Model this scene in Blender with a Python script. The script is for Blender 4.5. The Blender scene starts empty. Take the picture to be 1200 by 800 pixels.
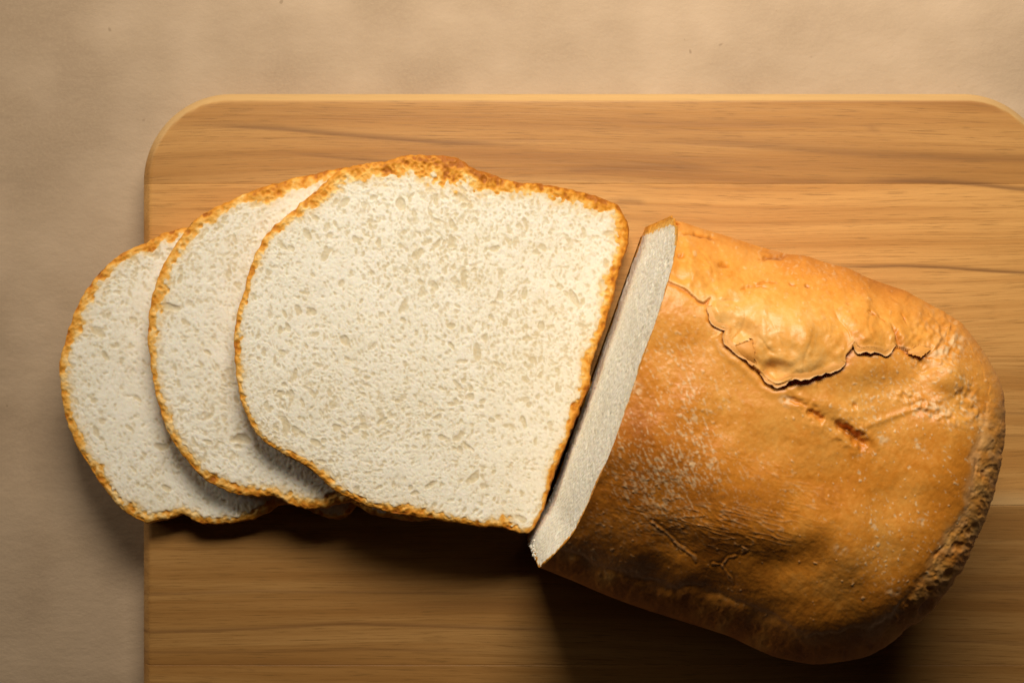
import bpy, math
import numpy as np

# ------------------------------------------------------------------ camera, world, light, exposure
U = 0.00028            # metres per photograph pixel on the top of the board (z = 0)
HC = 0.50              # camera height above the board
scene = bpy.context.scene
col = scene.collection

cam_d = bpy.data.cameras.new('camera')
cam = bpy.data.objects.new('camera', cam_d)
col.objects.link(cam)
cam.location = (0, 0, HC)
cam.rotation_euler = (0, 0, 0)
cam_d.sensor_width = 36.0
cam_d.lens = 36.0 * HC / (1200 * U)
cam_d.clip_start = 0.01
cam_d.clip_end = 20
cam_d.dof.use_dof = True
cam_d.dof.focus_distance = HC - 0.050
cam_d.dof.aperture_fstop = 32
scene.camera = cam

world = bpy.data.worlds.new('World')
scene.world = world
world.use_nodes = True
bg = world.node_tree.nodes['Background']
bg.inputs['Color'].default_value = (1.0, 0.90, 0.78, 1)
bg.inputs['Strength'].default_value = 0.007

lamp_d = bpy.data.lights.new('window_light', 'AREA')
lamp_d.shape = 'RECTANGLE'
lamp_d.spread = math.radians(108)
lamp_d.size = 0.31
lamp_d.size_y = 0.17
lamp_d.energy = 1.98
lamp_d.color = (1.0, 0.935, 0.835)
lamp = bpy.data.objects.new('window_light', lamp_d)
col.objects.link(lamp)
lamp.location = (0.045, 0.36, 0.455)
_d = np.array([0.085, 0.17, 0.0]) - np.array(lamp.location)
import mathutils
lamp.rotation_euler = mathutils.Vector(_d).to_track_quat('-Z', 'Y').to_euler()

fill_d = bpy.data.lights.new('room_light', 'AREA')
fill_d.shape = 'RECTANGLE'
fill_d.size = 0.7
fill_d.size_y = 0.3
fill_d.energy = 4.4
fill_d.color = (1.0, 0.93, 0.82)
fill = bpy.data.objects.new('room_light', fill_d)
col.objects.link(fill)
fill.location = (-1.02, 0.66, 0.40)
fill.rotation_euler = mathutils.Vector((1.05, -0.66, -0.36)).to_track_quat('-Z', 'Y').to_euler()

scene.view_settings.view_transform = 'Standard'
scene.view_settings.look = 'None'
scene.view_settings.exposure = 0.0
scene.view_settings.gamma = 1.0
scene.cycles.use_denoising = True
scene.view_settings.use_curve_mapping = False

RNG = np.random.default_rng(7)

# ------------------------------------------------------------------ numeric helpers
def to_world(px, py, z):
    f = U * (HC - z) / HC
    return (px - 600.0) * f, (400.0 - py) * f

def to_px(x, y, z):
    f = U * (HC - z) / HC
    return x / f + 600.0, 400.0 - y / f

def sstep(x, a, b):
    t = np.clip((x - a) / (b - a), 0, 1)
    return t * t * (3 - 2 * t)

class Raster:
    """a field over a rectangle of the plane, sampled bilinearly"""
    def __init__(self, x0, y0, x1, y1, step):
        self.x0, self.y0, self.step = x0, y0, step
        self.w = int((x1 - x0) / step) + 2
        self.h = int((y1 - y0) / step) + 2
        self.X = x0 + np.arange(self.w)[None, :] * step + np.zeros((self.h, 1))
        self.Y = y0 + np.arange(self.h)[:, None] * step + np.zeros((1, self.w))
    def sample(self, a, x, y):
        fx = np.clip((x - self.x0) / self.step, 0, self.w - 1.001)
        fy = np.clip((y - self.y0) / self.step, 0, self.h - 1.001)
        ix = fx.astype(np.int64); iy = fy.astype(np.int64)
        tx = fx - ix; ty = fy - iy
        return ((a[iy, ix] * (1 - tx) + a[iy, ix + 1] * tx) * (1 - ty)
                + (a[iy + 1, ix] * (1 - tx) + a[iy + 1, ix + 1] * tx) * ty)
    def noise(self, sx, sy=None, ang=0.0, seed=0):
        """smooth random field, unit variance, blur sx along direction ang (degrees), sy across"""
        sy = sx if sy is None else sy
        g = np.random.default_rng(seed).standard_normal((self.h, self.w))
        fy = np.fft.fftfreq(self.h)[:, None] / self.step
        fx = np.fft.rfftfreq(self.w)[None, :] / self.step
        c, s = math.cos(math.radians(ang)), math.sin(math.radians(ang))
        a = fx * c + fy * s
        b = -fx * s + fy * c
        k = np.exp(-2 * (math.pi ** 2) * ((a * sx) ** 2 + (b * sy) ** 2))
        n = np.fft.irfft2(np.fft.rfft2(g) * k, s=(self.h, self.w))
        n -= n.mean()
        return n / (n.std() + 1e-12)
    def blur(self, f, s):
        fy = np.fft.fftfreq(self.h)[:, None] / self.step
        fx = np.fft.rfftfreq(self.w)[None, :] / self.step
        k = np.exp(-2 * (math.pi ** 2) * s * s * (fx ** 2 + fy ** 2))
        return np.fft.irfft2(np.fft.rfft2(f) * k, s=(self.h, self.w))
    def pore(self, f, x, y, rx, ry, ang, depth, hard=True):
        """carve one ellipsoidal pore (min)"""
        r = max(rx, ry)
        i0 = max(int((x - r - self.x0) / self.step), 0); i1 = min(int((x + r - self.x0) / self.step) + 2, self.w)
        j0 = max(int((y - r - self.y0) / self.step), 0); j1 = min(int((y + r - self.y0) / self.step) + 2, self.h)
        if i1 <= i0 or j1 <= j0:
            return
        dx = self.X[j0:j1, i0:i1] - x; dy = self.Y[j0:j1, i0:i1] - y
        c, s = math.cos(ang), math.sin(ang)
        q = ((dx * c + dy * s) / rx) ** 2 + ((-dx * s + dy * c) / ry) ** 2
        v = -depth * np.sqrt(np.clip(1 - q, 0, 1)) if hard else -depth * np.clip(1 - q, 0, 1) ** 2
        f[j0:j1, i0:i1] = np.minimum(f[j0:j1, i0:i1], v)

def catmull(pts, closed, n):
    p = np.asarray(pts, float)
    m = len(p)
    out = []
    segs = m if closed else m - 1
    for i in range(segs):
        if closed:
            a, b, c, d = p[(i - 1) % m], p[i], p[(i + 1) % m], p[(i + 2) % m]
        else:
            a, b, c, d = p[max(i - 1, 0)], p[i], p[i + 1], p[min(i + 2, m - 1)]
        t = np.linspace(0, 1, 24, endpoint=False)[:, None]
        out.append(0.5 * ((2 * b) + (-a + c) * t + (2 * a - 5 * b + 4 * c - d) * t ** 2 + (-a + 3 * b - 3 * c + d) * t ** 3))
    q = np.concatenate(out)
    q = np.concatenate([q, q[:1] if closed else p[-1:]])
    s = np.concatenate([[0], np.cumsum(np.hypot(*np.diff(q[:, :2], axis=0).T))])
    u = np.linspace(0, s[-1], n, endpoint=not closed)
    return np.stack([np.interp(u, s, q[:, k]) for k in range(q.shape[1])], 1)

def ring_noise(n, sig, seed):
    g = np.random.default_rng(seed).standard_normal(n)
    f = np.fft.rfftfreq(n)
    r = np.fft.irfft(np.fft.rfft(g) * np.exp(-2 * (math.pi * f * sig) ** 2), n)
    return r / (r.std() + 1e-12)

def seg_dist(X, Y, pts):
    """distance to an open polyline and the arc parameter (0..1) of the nearest point"""
    best = np.full(X.shape, 1e9); par = np.zeros(X.shape)
    p = np.asarray(pts, float)
    L = np.concatenate([[0], np.cumsum(np.hypot(*np.diff(p, axis=0).T))])
    for i in range(len(p) - 1):
        a, b = p[i], p[i + 1]
        v = b - a; l2 = (v * v).sum()
        t = np.clip(((X - a[0]) * v[0] + (Y - a[1]) * v[1]) / l2, 0, 1)
        d = np.hypot(X - a[0] - t * v[0], Y - a[1] - t * v[1])
        m = d < best
        best = np.where(m, d, best)
        par = np.where(m, (L[i] + t * math.sqrt(l2)) / L[-1], par)
    return best, par

def in_poly(X, Y, pts):
    p = np.asarray(pts, float)
    r = np.zeros(X.shape, bool)
    j = len(p) - 1
    for i in range(len(p)):
        c = (p[i, 1] > Y) != (p[j, 1] > Y)
        xx = (p[j, 0] - p[i, 0]) * (Y - p[i, 1]) / (p[j, 1] - p[i, 1] + 1e-12) + p[i, 0]
        r ^= c & (X < xx)
        j = i
    return r

# ------------------------------------------------------------------ mesh helpers
def link_mesh(name, verts, quads, mat, parent=None, attrs=None, tris=None, smooth=True):
    verts = np.asarray(verts, np.float32)
    quads = np.asarray(quads, np.int64).reshape(-1, 4)
    tris = np.zeros((0, 3), np.int64) if tris is None else np.asarray(tris, np.int64).reshape(-1, 3)
    used = np.zeros(len(verts), bool)
    used[quads.ravel()] = True; used[tris.ravel()] = True
    remap = np.cumsum(used) - 1
    v = verts[used]
    q = remap[quads]; t = remap[tris]
    me = bpy.data.meshes.new(name)
    me.vertices.add(len(v)); me.vertices.foreach_set('co', v.ravel())
    loops = np.concatenate([q.ravel(), t.ravel()]).astype(np.int32)
    me.loops.add(len(loops)); me.loops.foreach_set('vertex_index', loops)
    npoly = len(q) + len(t)
    start = np.concatenate([np.arange(len(q)) * 4, len(q) * 4 + np.arange(len(t)) * 3]).astype(np.int32)
    me.polygons.add(npoly); me.polygons.foreach_set('loop_start', start)
    me.polygons.foreach_set('use_smooth', np.full(npoly, smooth))
    me.update(calc_edges=True)
    for k, a in (attrs or {}).items():
        at = me.attributes.new(k, 'FLOAT', 'POINT')
        at.data.foreach_set('value', np.asarray(a, np.float32)[used])
    me.materials.append(mat)
    o = bpy.data.objects.new(name, me)
    col.objects.link(o)
    if parent is not None:
        o.parent = parent
    return o

def grid_quads(n, m, off=0):
    i = np.arange(n * m).reshape(n, m) + off
    return np.stack([i[:-1, :-1], i[1:, :-1], i[1:, 1:], i[:-1, 1:]], -1).reshape(-1, 4)

def thing(name, label, cat, loc=(0, 0, 0), group=None):
    e = bpy.data.objects.new(name, None)
    col.objects.link(e)
    e.empty_display_size = 0.02
    e['label'] = label; e['category'] = cat
    if group:
        e['group'] = group
    return e

# ------------------------------------------------------------------ materials
def new_mat(name):
    m = bpy.data.materials.new(name); m.use_nodes = True
    nt = m.node_tree
    return m, nt, nt.nodes['Principled BSDF']

def nd(nt, kind, **kw):
    n = nt.nodes.new(kind)
    for k, v in kw.items():
        setattr(n, k, v)
    return n

def noise_node(nt, vec, scale, detail=4, rough=0.6):
    n = nd(nt, 'ShaderNodeTexNoise')
    n.inputs['Scale'].default_value = scale
    n.inputs['Detail'].default_value = detail
    n.inputs['Roughness'].default_value = rough
    nt.links.new(vec, n.inputs['Vector'])
    return n.outputs['Fac']

def ramp(nt, fac, stops):
    r = nd(nt, 'ShaderNodeValToRGB')
    e = r.color_ramp.elements
    while len(e) < len(stops):
        e.new(0.5)
    for x, (p, c) in zip(e, stops):
        x.position = p; x.color = (*c, 1)
    nt.links.new(fac, r.inputs['Fac'])
    return r.outputs['Color']

def math_node(nt, op, a, b=None, c=None, clamp=False):
    n = nd(nt, 'ShaderNodeMath', operation=op); n.use_clamp = clamp
    for i, v in enumerate((a, b, c)):
        if v is None:
            continue
        if isinstance(v, (int, float)):
            n.inputs[i].default_value = v
        else:
            nt.links.new(v, n.inputs[i])
    return n.outputs[0]

def mix_col(nt, fac, a, b, mode='MIX'):
    n = nd(nt, 'ShaderNodeMix', data_type='RGBA', blend_type=mode)
    if isinstance(fac, (int, float)):
        n.inputs[0].default_value = fac
    else:
        nt.links.new(fac, n.inputs[0])
    for i, v in ((6, a), (7, b)):
        if isinstance(v, tuple):
            n.inputs[i].default_value = (*v, 1)
        else:
            nt.links.new(v, n.inputs[i])
    return n.outputs[2]

def attr(nt, name):
    return nd(nt, 'ShaderNodeAttribute', attribute_name=name).outputs['Fac']

def position(nt):
    return nd(nt, 'ShaderNodeNewGeometry').outputs['Position']

def mapping(nt, vec, scale=(1, 1, 1)):
    n = nd(nt, 'ShaderNodeMapping'); n.inputs['Scale'].default_value = scale
    nt.links.new(vec, n.inputs['Vector'])
    return n.outputs['Vector']

def bump(nt, h, strength, dist, bsdf):
    n = nd(nt, 'ShaderNodeBump')
    n.inputs['Strength'].default_value = strength
    n.inputs['Distance'].default_value = dist
    nt.links.new(h, n.inputs['Height'])
    nt.links.new(n.outputs['Normal'], bsdf.inputs['Normal'])

def make_paper_mat():
    m, nt, b = new_mat('kraft_paper')
    p = position(nt)
    big = noise_node(nt, p, 24, 3, 0.5)
    mid = noise_node(nt, mapping(nt, p, (1, 1.5, 1)), 70, 4, 0.6)
    fib = noise_node(nt, p, 900, 3, 0.7)
    c = ramp(nt, big, [(0.36, (0.345, 0.238, 0.147)), (0.64, (0.460, 0.328, 0.210))])
    c = mix_col(nt, math_node(nt, 'MULTIPLY', mid, 0.45), c, (0.320, 0.216, 0.118))
    c = mix_col(nt, ramp(nt, fib, [(0.42, (0, 0, 0)), (0.75, (0.4, 0.4, 0.4))]), c, (0.43, 0.305, 0.18))
    spk = noise_node(nt, p, 260, 1, 0.5)
    c = mix_col(nt, ramp(nt, spk, [(0.79, (0, 0, 0)), (0.83, (0.45, 0.45, 0.45))]), c, (0.16, 0.10, 0.05))
    nt.links.new(c, b.inputs['Base Color'])
    b.inputs['Roughness'].default_value = 0.75
    b.inputs['Specular IOR Level'].default_value = 0.25
    h = math_node(nt, 'ADD', math_node(nt, 'MULTIPLY', mid, 1.0), math_node(nt, 'MULTIPLY', fib, 0.12))
    bump(nt, h, 0.35, 0.0016, b)
    return m

def make_wood_mat():
    m, nt, b = new_mat('oiled_wood')
    info = nd(nt, 'ShaderNodeObjectInfo').outputs['Color']
    sep = nd(nt, 'ShaderNodeSeparateColor'); nt.links.new(info, sep.inputs[0])
    p = position(nt)
    off = nd(nt, 'ShaderNodeVectorMath', operation='SCALE'); off.inputs['Scale'].default_value = 3.0
    nt.links.new(info, off.inputs[0])
    add = nd(nt, 'ShaderNodeVectorMath', operation='ADD')
    nt.links.new(p, add.inputs[0]); nt.links.new(off.outputs[0], add.inputs[1])
    v = add.outputs[0]
    warp = noise_node(nt, mapping(nt, v, (4, 10, 5)), 1.0, 2, 0.5)
    wv = nd(nt, 'ShaderNodeVectorMath', operation='ADD')
    comb = nd(nt, 'ShaderNodeCombineXYZ')
    nt.links.new(math_node(nt, 'MULTIPLY', warp, 0.016), comb.inputs[1])
    nt.links.new(v, wv.inputs[0]); nt.links.new(comb.outputs[0], wv.inputs[1])
    w = wv.outputs[0]
    g1 = noise_node(nt, mapping(nt, w, (3.0, 75, 60)), 1.0, 3, 0.55)      # wide growth bands
    g2 = noise_node(nt, mapping(nt, w, (8, 520, 300)), 1.0, 5, 0.7)      # fine lines
    g3 = noise_node(nt, mapping(nt, w, (75, 2400, 900)), 1.0, 3, 0.65)     # pores
    g4 = noise_node(nt, mapping(nt, v, (14, 30, 14)), 1.0, 2, 0.5)        # blotches
    c = ramp(nt, g1, [(0.30, (0.350, 0.136, 0.024)), (0.42, (0.490, 0.218, 0.047)), (0.58, (0.645, 0.326, 0.090)), (0.74, (0.470, 0.206, 0.045))])
    c = mix_col(nt, ramp(nt, g2, [(0.36, (0.5, 0.5, 0.5)), (0.54, (0, 0, 0))]), c, (0.335, 0.135, 0.024))
    c = mix_col(nt, ramp(nt, g3, [(0.32, (0.8, 0.8, 0.8)), (0.46, (0, 0, 0))]), c, (0.24, 0.105, 0.020))
    c = mix_col(nt, math_node(nt, 'MULTIPLY', g4, 0.35), c, (0.50, 0.245, 0.060))
    # tone of the single plank
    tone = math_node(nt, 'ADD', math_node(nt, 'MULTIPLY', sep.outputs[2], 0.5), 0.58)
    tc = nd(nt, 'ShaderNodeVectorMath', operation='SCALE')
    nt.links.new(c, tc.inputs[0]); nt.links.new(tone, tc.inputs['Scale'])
    c = mix_col(nt, attr(nt, 'grain'), tc.outputs[0], (0.130, 0.050, 0.012))
    c = mix_col(nt, attr(nt, 'pale'), c, (0.66, 0.44, 0.19))
    nt.links.new(c, b.inputs['Base Color'])
    rr = math_node(nt, 'ADD', math_node(nt, 'MULTIPLY', g2, 0.2), 0.42)
    nt.links.new(rr, b.inputs['Roughness'])
    b.inputs['Specular IOR Level'].default_value = 0.3
    h = math_node(nt, 'ADD', math_node(nt, 'MULTIPLY', g3, 0.5), g2)
    bump(nt, h, 0.22, 0.0004, b)
    return m

def make_crumb_mat():
    m, nt, b = new_mat('bread_crumb')
    p = position(nt)
    n1 = noise_node(nt, p, 120, 3, 0.6)
    n2 = noise_node(nt, p, 900, 2, 0.6)
    c = ramp(nt, n1, [(0.3, (0.745, 0.672, 0.520)), (0.7, (0.795, 0.730, 0.595))])
    c = mix_col(nt, math_node(nt, 'MULTIPLY', n2, 0.25), c, (0.87, 0.815, 0.70))
    c = mix_col(nt, math_node(nt, 'MULTIPLY', attr(nt, 'skin_shade'), 0.76), c, (0.56, 0.435, 0.235))  # yellower pore skins, with the shade of the pores put into the tan
    c = mix_col(nt, attr(nt, 'bake'), c, (0.70, 0.44, 0.15))
    nt.links.new(c, b.inputs['Base Color'])
    b.inputs['Roughness'].default_value = 0.8
    b.inputs['Specular IOR Level'].default_value = 0.22
    b.inputs['Subsurface Weight'].default_value = 0.35
    b.inputs['Subsurface Radius'].default_value = (1.0, 0.7, 0.4)
    b.inputs['Subsurface Scale'].default_value = 0.0017
    h = noise_node(nt, p, 2600, 3, 0.7)
    bump(nt, h, 0.25, 0.0002, b)
    return m

def make_slice_crust_mat():
    m, nt, b = new_mat('torn_crust')
    p = position(nt)
    n1 = noise_node(nt, p, 700, 3, 0.65)
    f = math_node(nt, 'ADD', attr(nt, 'bake'), math_node(nt, 'MULTIPLY_ADD', n1, 0.5, -0.25), clamp=True)
    c = ramp(nt, f, [(0.0, (0.80, 0.55, 0.23)), (0.32, (0.73, 0.375, 0.070)), (0.62, (0.63, 0.245, 0.018)), (1.0, (0.36, 0.105, 0.006))])
    nt.links.new(c, b.inputs['Base Color'])
    b.inputs['Roughness'].default_value = 0.6
    b.inputs['Specular IOR Level'].default_value = 0.25
    bump(nt, noise_node(nt, p, 1800, 3, 0.7), 0.4, 0.0004, b)
    return m

def make_loaf_crust_mat():
    m, nt, b = new_mat('baked_crust')
    p = position(nt)
    n1 = noise_node(nt, p, 60, 4, 0.6)
    n2 = noise_node(nt, p, 900, 5, 0.75)
    f = math_node(nt, 'ADD', attr(nt, 'bake'), math_node(nt, 'MULTIPLY_ADD', n1, 0.22, -0.11))
    f = math_node(nt, 'ADD', f, math_node(nt, 'MULTIPLY_ADD', n2, 0.34, -0.17), clamp=True)
    c = ramp(nt, f, [(0.0, (0.78, 0.48, 0.17)), (0.28, (0.73, 0.325, 0.058)), (0.52, (0.62, 0.215, 0.020)), (0.78, (0.41, 0.120, 0.009)), (1.0, (0.17, 0.050, 0.005))])
    c = mix_col(nt, attr(nt, 'flour'), c, (0.72, 0.48, 0.24))
    nt.links.new(c, b.inputs['Base Color'])
    rg = math_node(nt, 'MULTIPLY_ADD', attr(nt, 'rough'), 0.35, 0.40)
    nt.links.new(rg, b.inputs['Roughness'])
    b.inputs['Specular IOR Level'].default_value = 0.36
    h = math_node(nt, 'ADD', noise_node(nt, p, 1500, 3, 0.7), math_node(nt, 'MULTIPLY', n2, 1.2))
    bump(nt, h, 0.20, 0.0002, b)
    return m

M_PAPER = make_paper_mat()
M_WOOD = make_wood_mat()
M_CRUMB = make_crumb_mat()
M_SCRUST = make_slice_crust_mat()
M_LCRUST = make_loaf_crust_mat()

# ------------------------------------------------------------------ tabletop under kraft paper
Z_TABLE = -0.0175
def build_tabletop():
    R = Raster(-700, -500, 700, 500, 5)
    h = R.noise(62, 30, 12, 11) * 0.00085 + R.noise(26, 15, -15, 12) * 0.00026
    n, m = 201, 281
    far = lambda k: (lambda t: 0.44 * t + 1.5 * np.sign(t) * np.maximum(np.abs(t) - 0.8, 0) ** 2 * 20)(np.linspace(-1, 1, k))
    gx = far(m)[None, :] + np.zeros((n, 1))
    gy = far(n)[:, None] * 0.82 + np.zeros((1, m))
    px = gx / 0.42 * 690; py = gy / 0.34 * 490
    z = Z_TABLE + R.sample(h, px, py)
    z -= np.maximum(z - (Z_TABLE - 0.0002), 0) * (np.abs(gx - 0.03) < 0.20) * (gy < 0.11)    # pressed flat under the board
    q = grid_quads(n, m)[:, ::-1]
    o = link_mesh('tabletop', np.stack([gx, gy, z], -1).reshape(-1, 3), q, M_PAPER)
    o['kind'] = 'structure'
    o['label'] = 'tabletop covered in creased brown kraft paper'
build_tabletop()

# ------------------------------------------------------------------ cutting board, one mesh per plank
BX0, BX1, BY0, BY1, BR = 165.0, 1236.0, 108.0, 905.0, 104.0     # photo pixels on the board's top
BT = 0.0172
def board_x(py):
    """left and right end of the board at a row"""
    d = 0.0
    if py < BY0 + BR:
        d = BR - math.sqrt(max(BR * BR - (BY0 + BR - py) ** 2, 0))
    elif py > BY1 - BR:
        d = BR - math.sqrt(max(BR * BR - (py - BY1 + BR) ** 2, 0))
    return BX0 + d, BX1 - d

def board_depth(px, py):
    """distance in from the board's outline"""
    cx, cy = (BX0 + BX1) / 2, (BY0 + BY1) / 2
    qx = np.abs(px - cx) - ((BX1 - BX0) / 2 - BR); qy = np.abs(py - cy) - ((BY1 - BY0) / 2 - BR)
    return -(np.hypot(np.maximum(qx, 0), np.maximum(qy, 0)) + np.minimum(np.maximum(qx, qy), 0) - BR)

GRAIN = [  # dark growth lines: points, half width, strength
    ([(985, 214), (1060, 213), (1110, 214), (1150, 217), (1190, 222), (1240, 226)], 3.2, 0.70),
    ([(930, 313), (1010, 313), (1060, 312), (1110, 314), (1160, 318), (1240, 322)], 2.2, 0.75),
    ([(700, 165), (790, 167), (860, 170), (930, 175), (1020, 182), (1120, 186), (1240, 188)], 6.0, 0.38),
    ([(640, 203), (700, 199), (780, 196), (860, 201)], 5.0, 0.35),
    ([(850, 222), (920, 214), (1000, 213)], 3.0, 0.25),
    ([(210, 146), (260, 148), (330, 152), (420, 160), (520, 168), (640, 172)], 3.2, 0.60),
    ([(330, 180), (380, 184), (460, 190), (560, 194)], 2.0, 0.45),
    ([(160, 741), (250, 739), (330, 735), (400, 731), (480, 733), (600, 737), (760, 738)], 2.2, 0.60),
    ([(160, 697), (300, 693), (400, 694), (620, 696)], 1.6, 0.45),
    ([(160, 764), (300, 764), (420, 760), (620, 766)], 1.6, 0.40),
    ([(1080, 695), (1150, 690), (1240, 688)], 6.0, 0.35),
    ([(1060, 750), (1150, 752), (1240, 756)], 2.2, 0.35),
    ([(1190, 660), (1240, 664)], 4.0, 0.5),
    ([(1160, 484), (1240, 485)], 1.6, 0.4),
    ([(1150, 512), (1240, 510)], 1.6, 0.35),
    ([(715, 240), (735, 236), (760, 240)], 4.0, 0.4),
    ([(1030, 150), (1024, 153), (1018, 150)], 5.0, 0.25),
    ([(640, 796), (634, 800)], 1.4, 0.7),
]
def build_board():
    root = thing('cutting_board', 'oiled wooden cutting board with rounded corners lying under all the bread', 'cutting board')
    bounds = [BY0, 215.5, 418.0, 592.0, 779.0, BY1]
    tones = [0.36, 0.68, 0.56, 0.04, 0.08]  # plank colours; the last two also carry painted light falloff
    for k in range(5):
        y0, y1 = bounds[k], bounds[k + 1]
        rows = np.arange(y0 + 1.0, y1 - 0.5, 1.15)
        edge = np.array([0, 0.25, 0.6])
        ys = np.unique(np.concatenate([y0 + edge, rows, y1 - edge]))
        if k == 0:
            ys = np.unique(np.concatenate([ys, BY0 + np.array([0.05, 0.2, 0.45, 0.8, 1.4])]))
        e = np.array([0, 0.3, 0.8, 1.5, 2.5, 3.6, 5, 6.5, 8.5, 11, 14, 18, 24])
        V, row_id = [], []
        mcols = None
        for y in ys:
            xl, xr = board_x(y)
            inner = np.linspace(xl + 30, xr - 30, 96)
            V.append(np.concatenate([xl + e, inner, (xr - e)[::-1]]))
        X = np.array(V); Y = ys[:, None] + np.zeros_like(X)
        d = np.maximum(board_depth(X, Y), 0)
        rb = 10.5
        dd = np.clip(d / rb, 0, 1)
        z = -(0.75 * (1 - dd) + 0.25 * (1 - np.sqrt(1 - (1 - dd) ** 2.0))) * 15.0 * U            # worn, rounded-over edge
        j = np.minimum(Y - y0, y1 - Y)                                  # fine joint between planks
        if True:
            inside = (d > 3)
            jn = np.where((Y - y0 < y1 - Y) & (k == 0), 9, j)
            jn = np.where((Y - y0 >= y1 - Y) & (k == 4), 9, jn)
            z -= np.clip(1 - jn / 0.6, 0, 1) * 0.4 * U * inside
        wx, wy = to_world(X, Y, 0.0)
        gr = np.zeros_like(X)
        for pts, hw, st in GRAIN:
            p = np.array(pts)
            if p[:, 1].max() < y0 - 12 or p[:, 1].min() > y1 + 12:
                continue
            if p[0, 0] > p[-1, 0]:
                p = p[::-1]
            yy = np.interp(X, p[:, 0], p[:, 1])
            span = p[-1, 0] - p[0, 0]
            taper = sstep(X, p[0, 0] - 2, p[0, 0] + span * 0.25) * (1 - sstep(X, p[-1, 0] - span * 0.25, p[-1, 0] + 2))
            if p[-1, 0] >= 1236: taper = sstep(X, p[0, 0], p[0, 0] + span * 0.35)
            if p[0, 0] <= 160: taper = 1 - sstep(X, p[-1, 0] - span * 0.3, p[-1, 0])
            s = Y - yy
            prof = np.where(s > 0, np.exp(-(s / (hw * 0.55)) ** 2), np.exp(-(s / (hw * 1.3)) ** 2))
            gr = np.maximum(gr, st * taper * prof)
        pale = np.zeros_like(X)
        if k == 2:
            pale = 0.45 * sstep(Y, 566, 590)                        # paler sapwood strip next to the joint
        rim_lit = sstep(-d, -11.5, -8.5) * sstep(BY0 + 95 - Y, 0, 60)
        pale = np.maximum(pale, 0.5 * rim_lit)  # north-facing rim: its brighter light is put into the wood colour
        n, m = X.shape
        top = np.stack([wx, wy, z], -1)
        bot = top.copy(); bot[..., 2] = -BT
        # sides: rim loop down to the bottom
        loop = np.concatenate([np.arange(m), np.arange(1, n) * m + m - 1, (n - 1) * m + np.arange(m - 2, -1, -1), np.arange(n - 2, 0, -1) * m])
        tv = top.reshape(-1, 3)
        lv = tv[loop]
        rings = [lv.copy() for _ in range(3)]
        cxy = np.array([to_world(700, (y0 + y1) / 2, 0)])
        for r, zz in zip(rings, (-0.009, -BT + 0.002, -BT)):
            r[:, 2] = np.minimum(zz, r[:, 2] - 1e-5)
        rings[2][:, 0] *= 0.996
        ver = np.concatenate([tv] + rings)
        q = [grid_quads(n, m)]
        L = len(loop); prev = loop
        for r in range(3):
            cur = n * m + r * L + np.arange(L)
            q.append(np.stack([prev, cur, np.roll(cur, -1), np.roll(prev, -1)], -1)[:, ::-1])
            prev = cur
        base = n * m + 2 * L
        h2 = L // 2
        a = np.arange(h2 - 1)
        q.append(np.stack([base + a, base + a + 1, base + L - 2 - a, base + L - 1 - a], -1))
        ga = np.concatenate([gr.ravel()] + [gr.ravel()[loop]] * 3)
        pa = np.concatenate([pale.ravel()] + [pale.ravel()[loop]] * 3)
        o = link_mesh('plank', ver, np.concatenate(q), M_WOOD, root, {'grain': ga, 'pale': pa})
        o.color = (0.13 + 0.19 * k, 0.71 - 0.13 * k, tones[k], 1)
build_board()

# ------------------------------------------------------------------ bread crumb relief
def crumb_relief(R, seed, flow=None, coarse=1.0):
    """height field (photo pixels, <= 0) of open white crumb: packed pores of many sizes"""
    g = np.random.default_rng(seed)
    x0, y0 = R.x0, R.y0; x1 = x0 + R.w * R.step; y1 = y0 + R.h * R.step
    area = (x1 - x0) * (y1 - y0)
    f = np.zeros((R.h, R.w))
    dens = np.exp(0.30 * R.noise(38, 38, 0, seed + 1))
    ang0 = R.noise(70, 70, 0, seed + 2) * 0.7
    def sow(count, r0, r1, asp, depth):
        n = int(count * area)
        xs = g.uniform(x0, x1, n); ys = g.uniform(y0, y1, n)
        keep = g.uniform(0, 2.2, n) < R.sample(dens, xs, ys)
        an = R.sample(ang0, xs, ys)
        for x, y, k, a in zip(xs, ys, keep, an):
            if not k:
                continue
            r = r0 + (r1 - r0) * g.random() ** 2.2
            s = 1 + (asp - 1) * g.random()
            A = a + g.normal(0, 0.5) + (flow(x, y) if flow else 0.9)
            R.pore(f, x, y, r * s, r / math.sqrt(s), A, r * depth * g.uniform(0.6, 1.15))
    sow(0.070, 1.0, 2.2, 1.5, 0.9)
    sow(0.060, 1.3, 2.7 * coarse, 1.45, 0.95)
    sow(0.0060, 2.2, 4.2 * coarse, 1.9, 1.0)
    sow(0.0005, 4.0, 7.0 * coarse, 2.0, 0.9)
    return f

def foam(R, f, seed):
    """warp the pores out of round and lay the thin torn walls of the foam over them"""
    wx = R.noise(2.2, 2.2, 0, seed + 51) * 0.45 + R.noise(6, 6, 0, seed + 52) * 1.2
    wy = R.noise(2.2, 2.2, 0, seed + 53) * 0.45 + R.noise(6, 6, 0, seed + 54) * 1.2
    f = R.sample(f, R.X + wx, R.Y + wy)
    w1 = np.minimum(np.abs(R.noise(0.9, 0.8, 50, seed + 55)), 1.3)
    w2 = np.minimum(np.abs(R.noise(2.0, 1.7, 50, seed + 56)), 1.2)
    loose = 0.6 + 0.4 * sstep(R.noise(22, 22, 0, seed + 57), -1, 1)
    return 1.1 * f - (0.75 * w1 + 0.55 * w2) * loose

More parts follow.
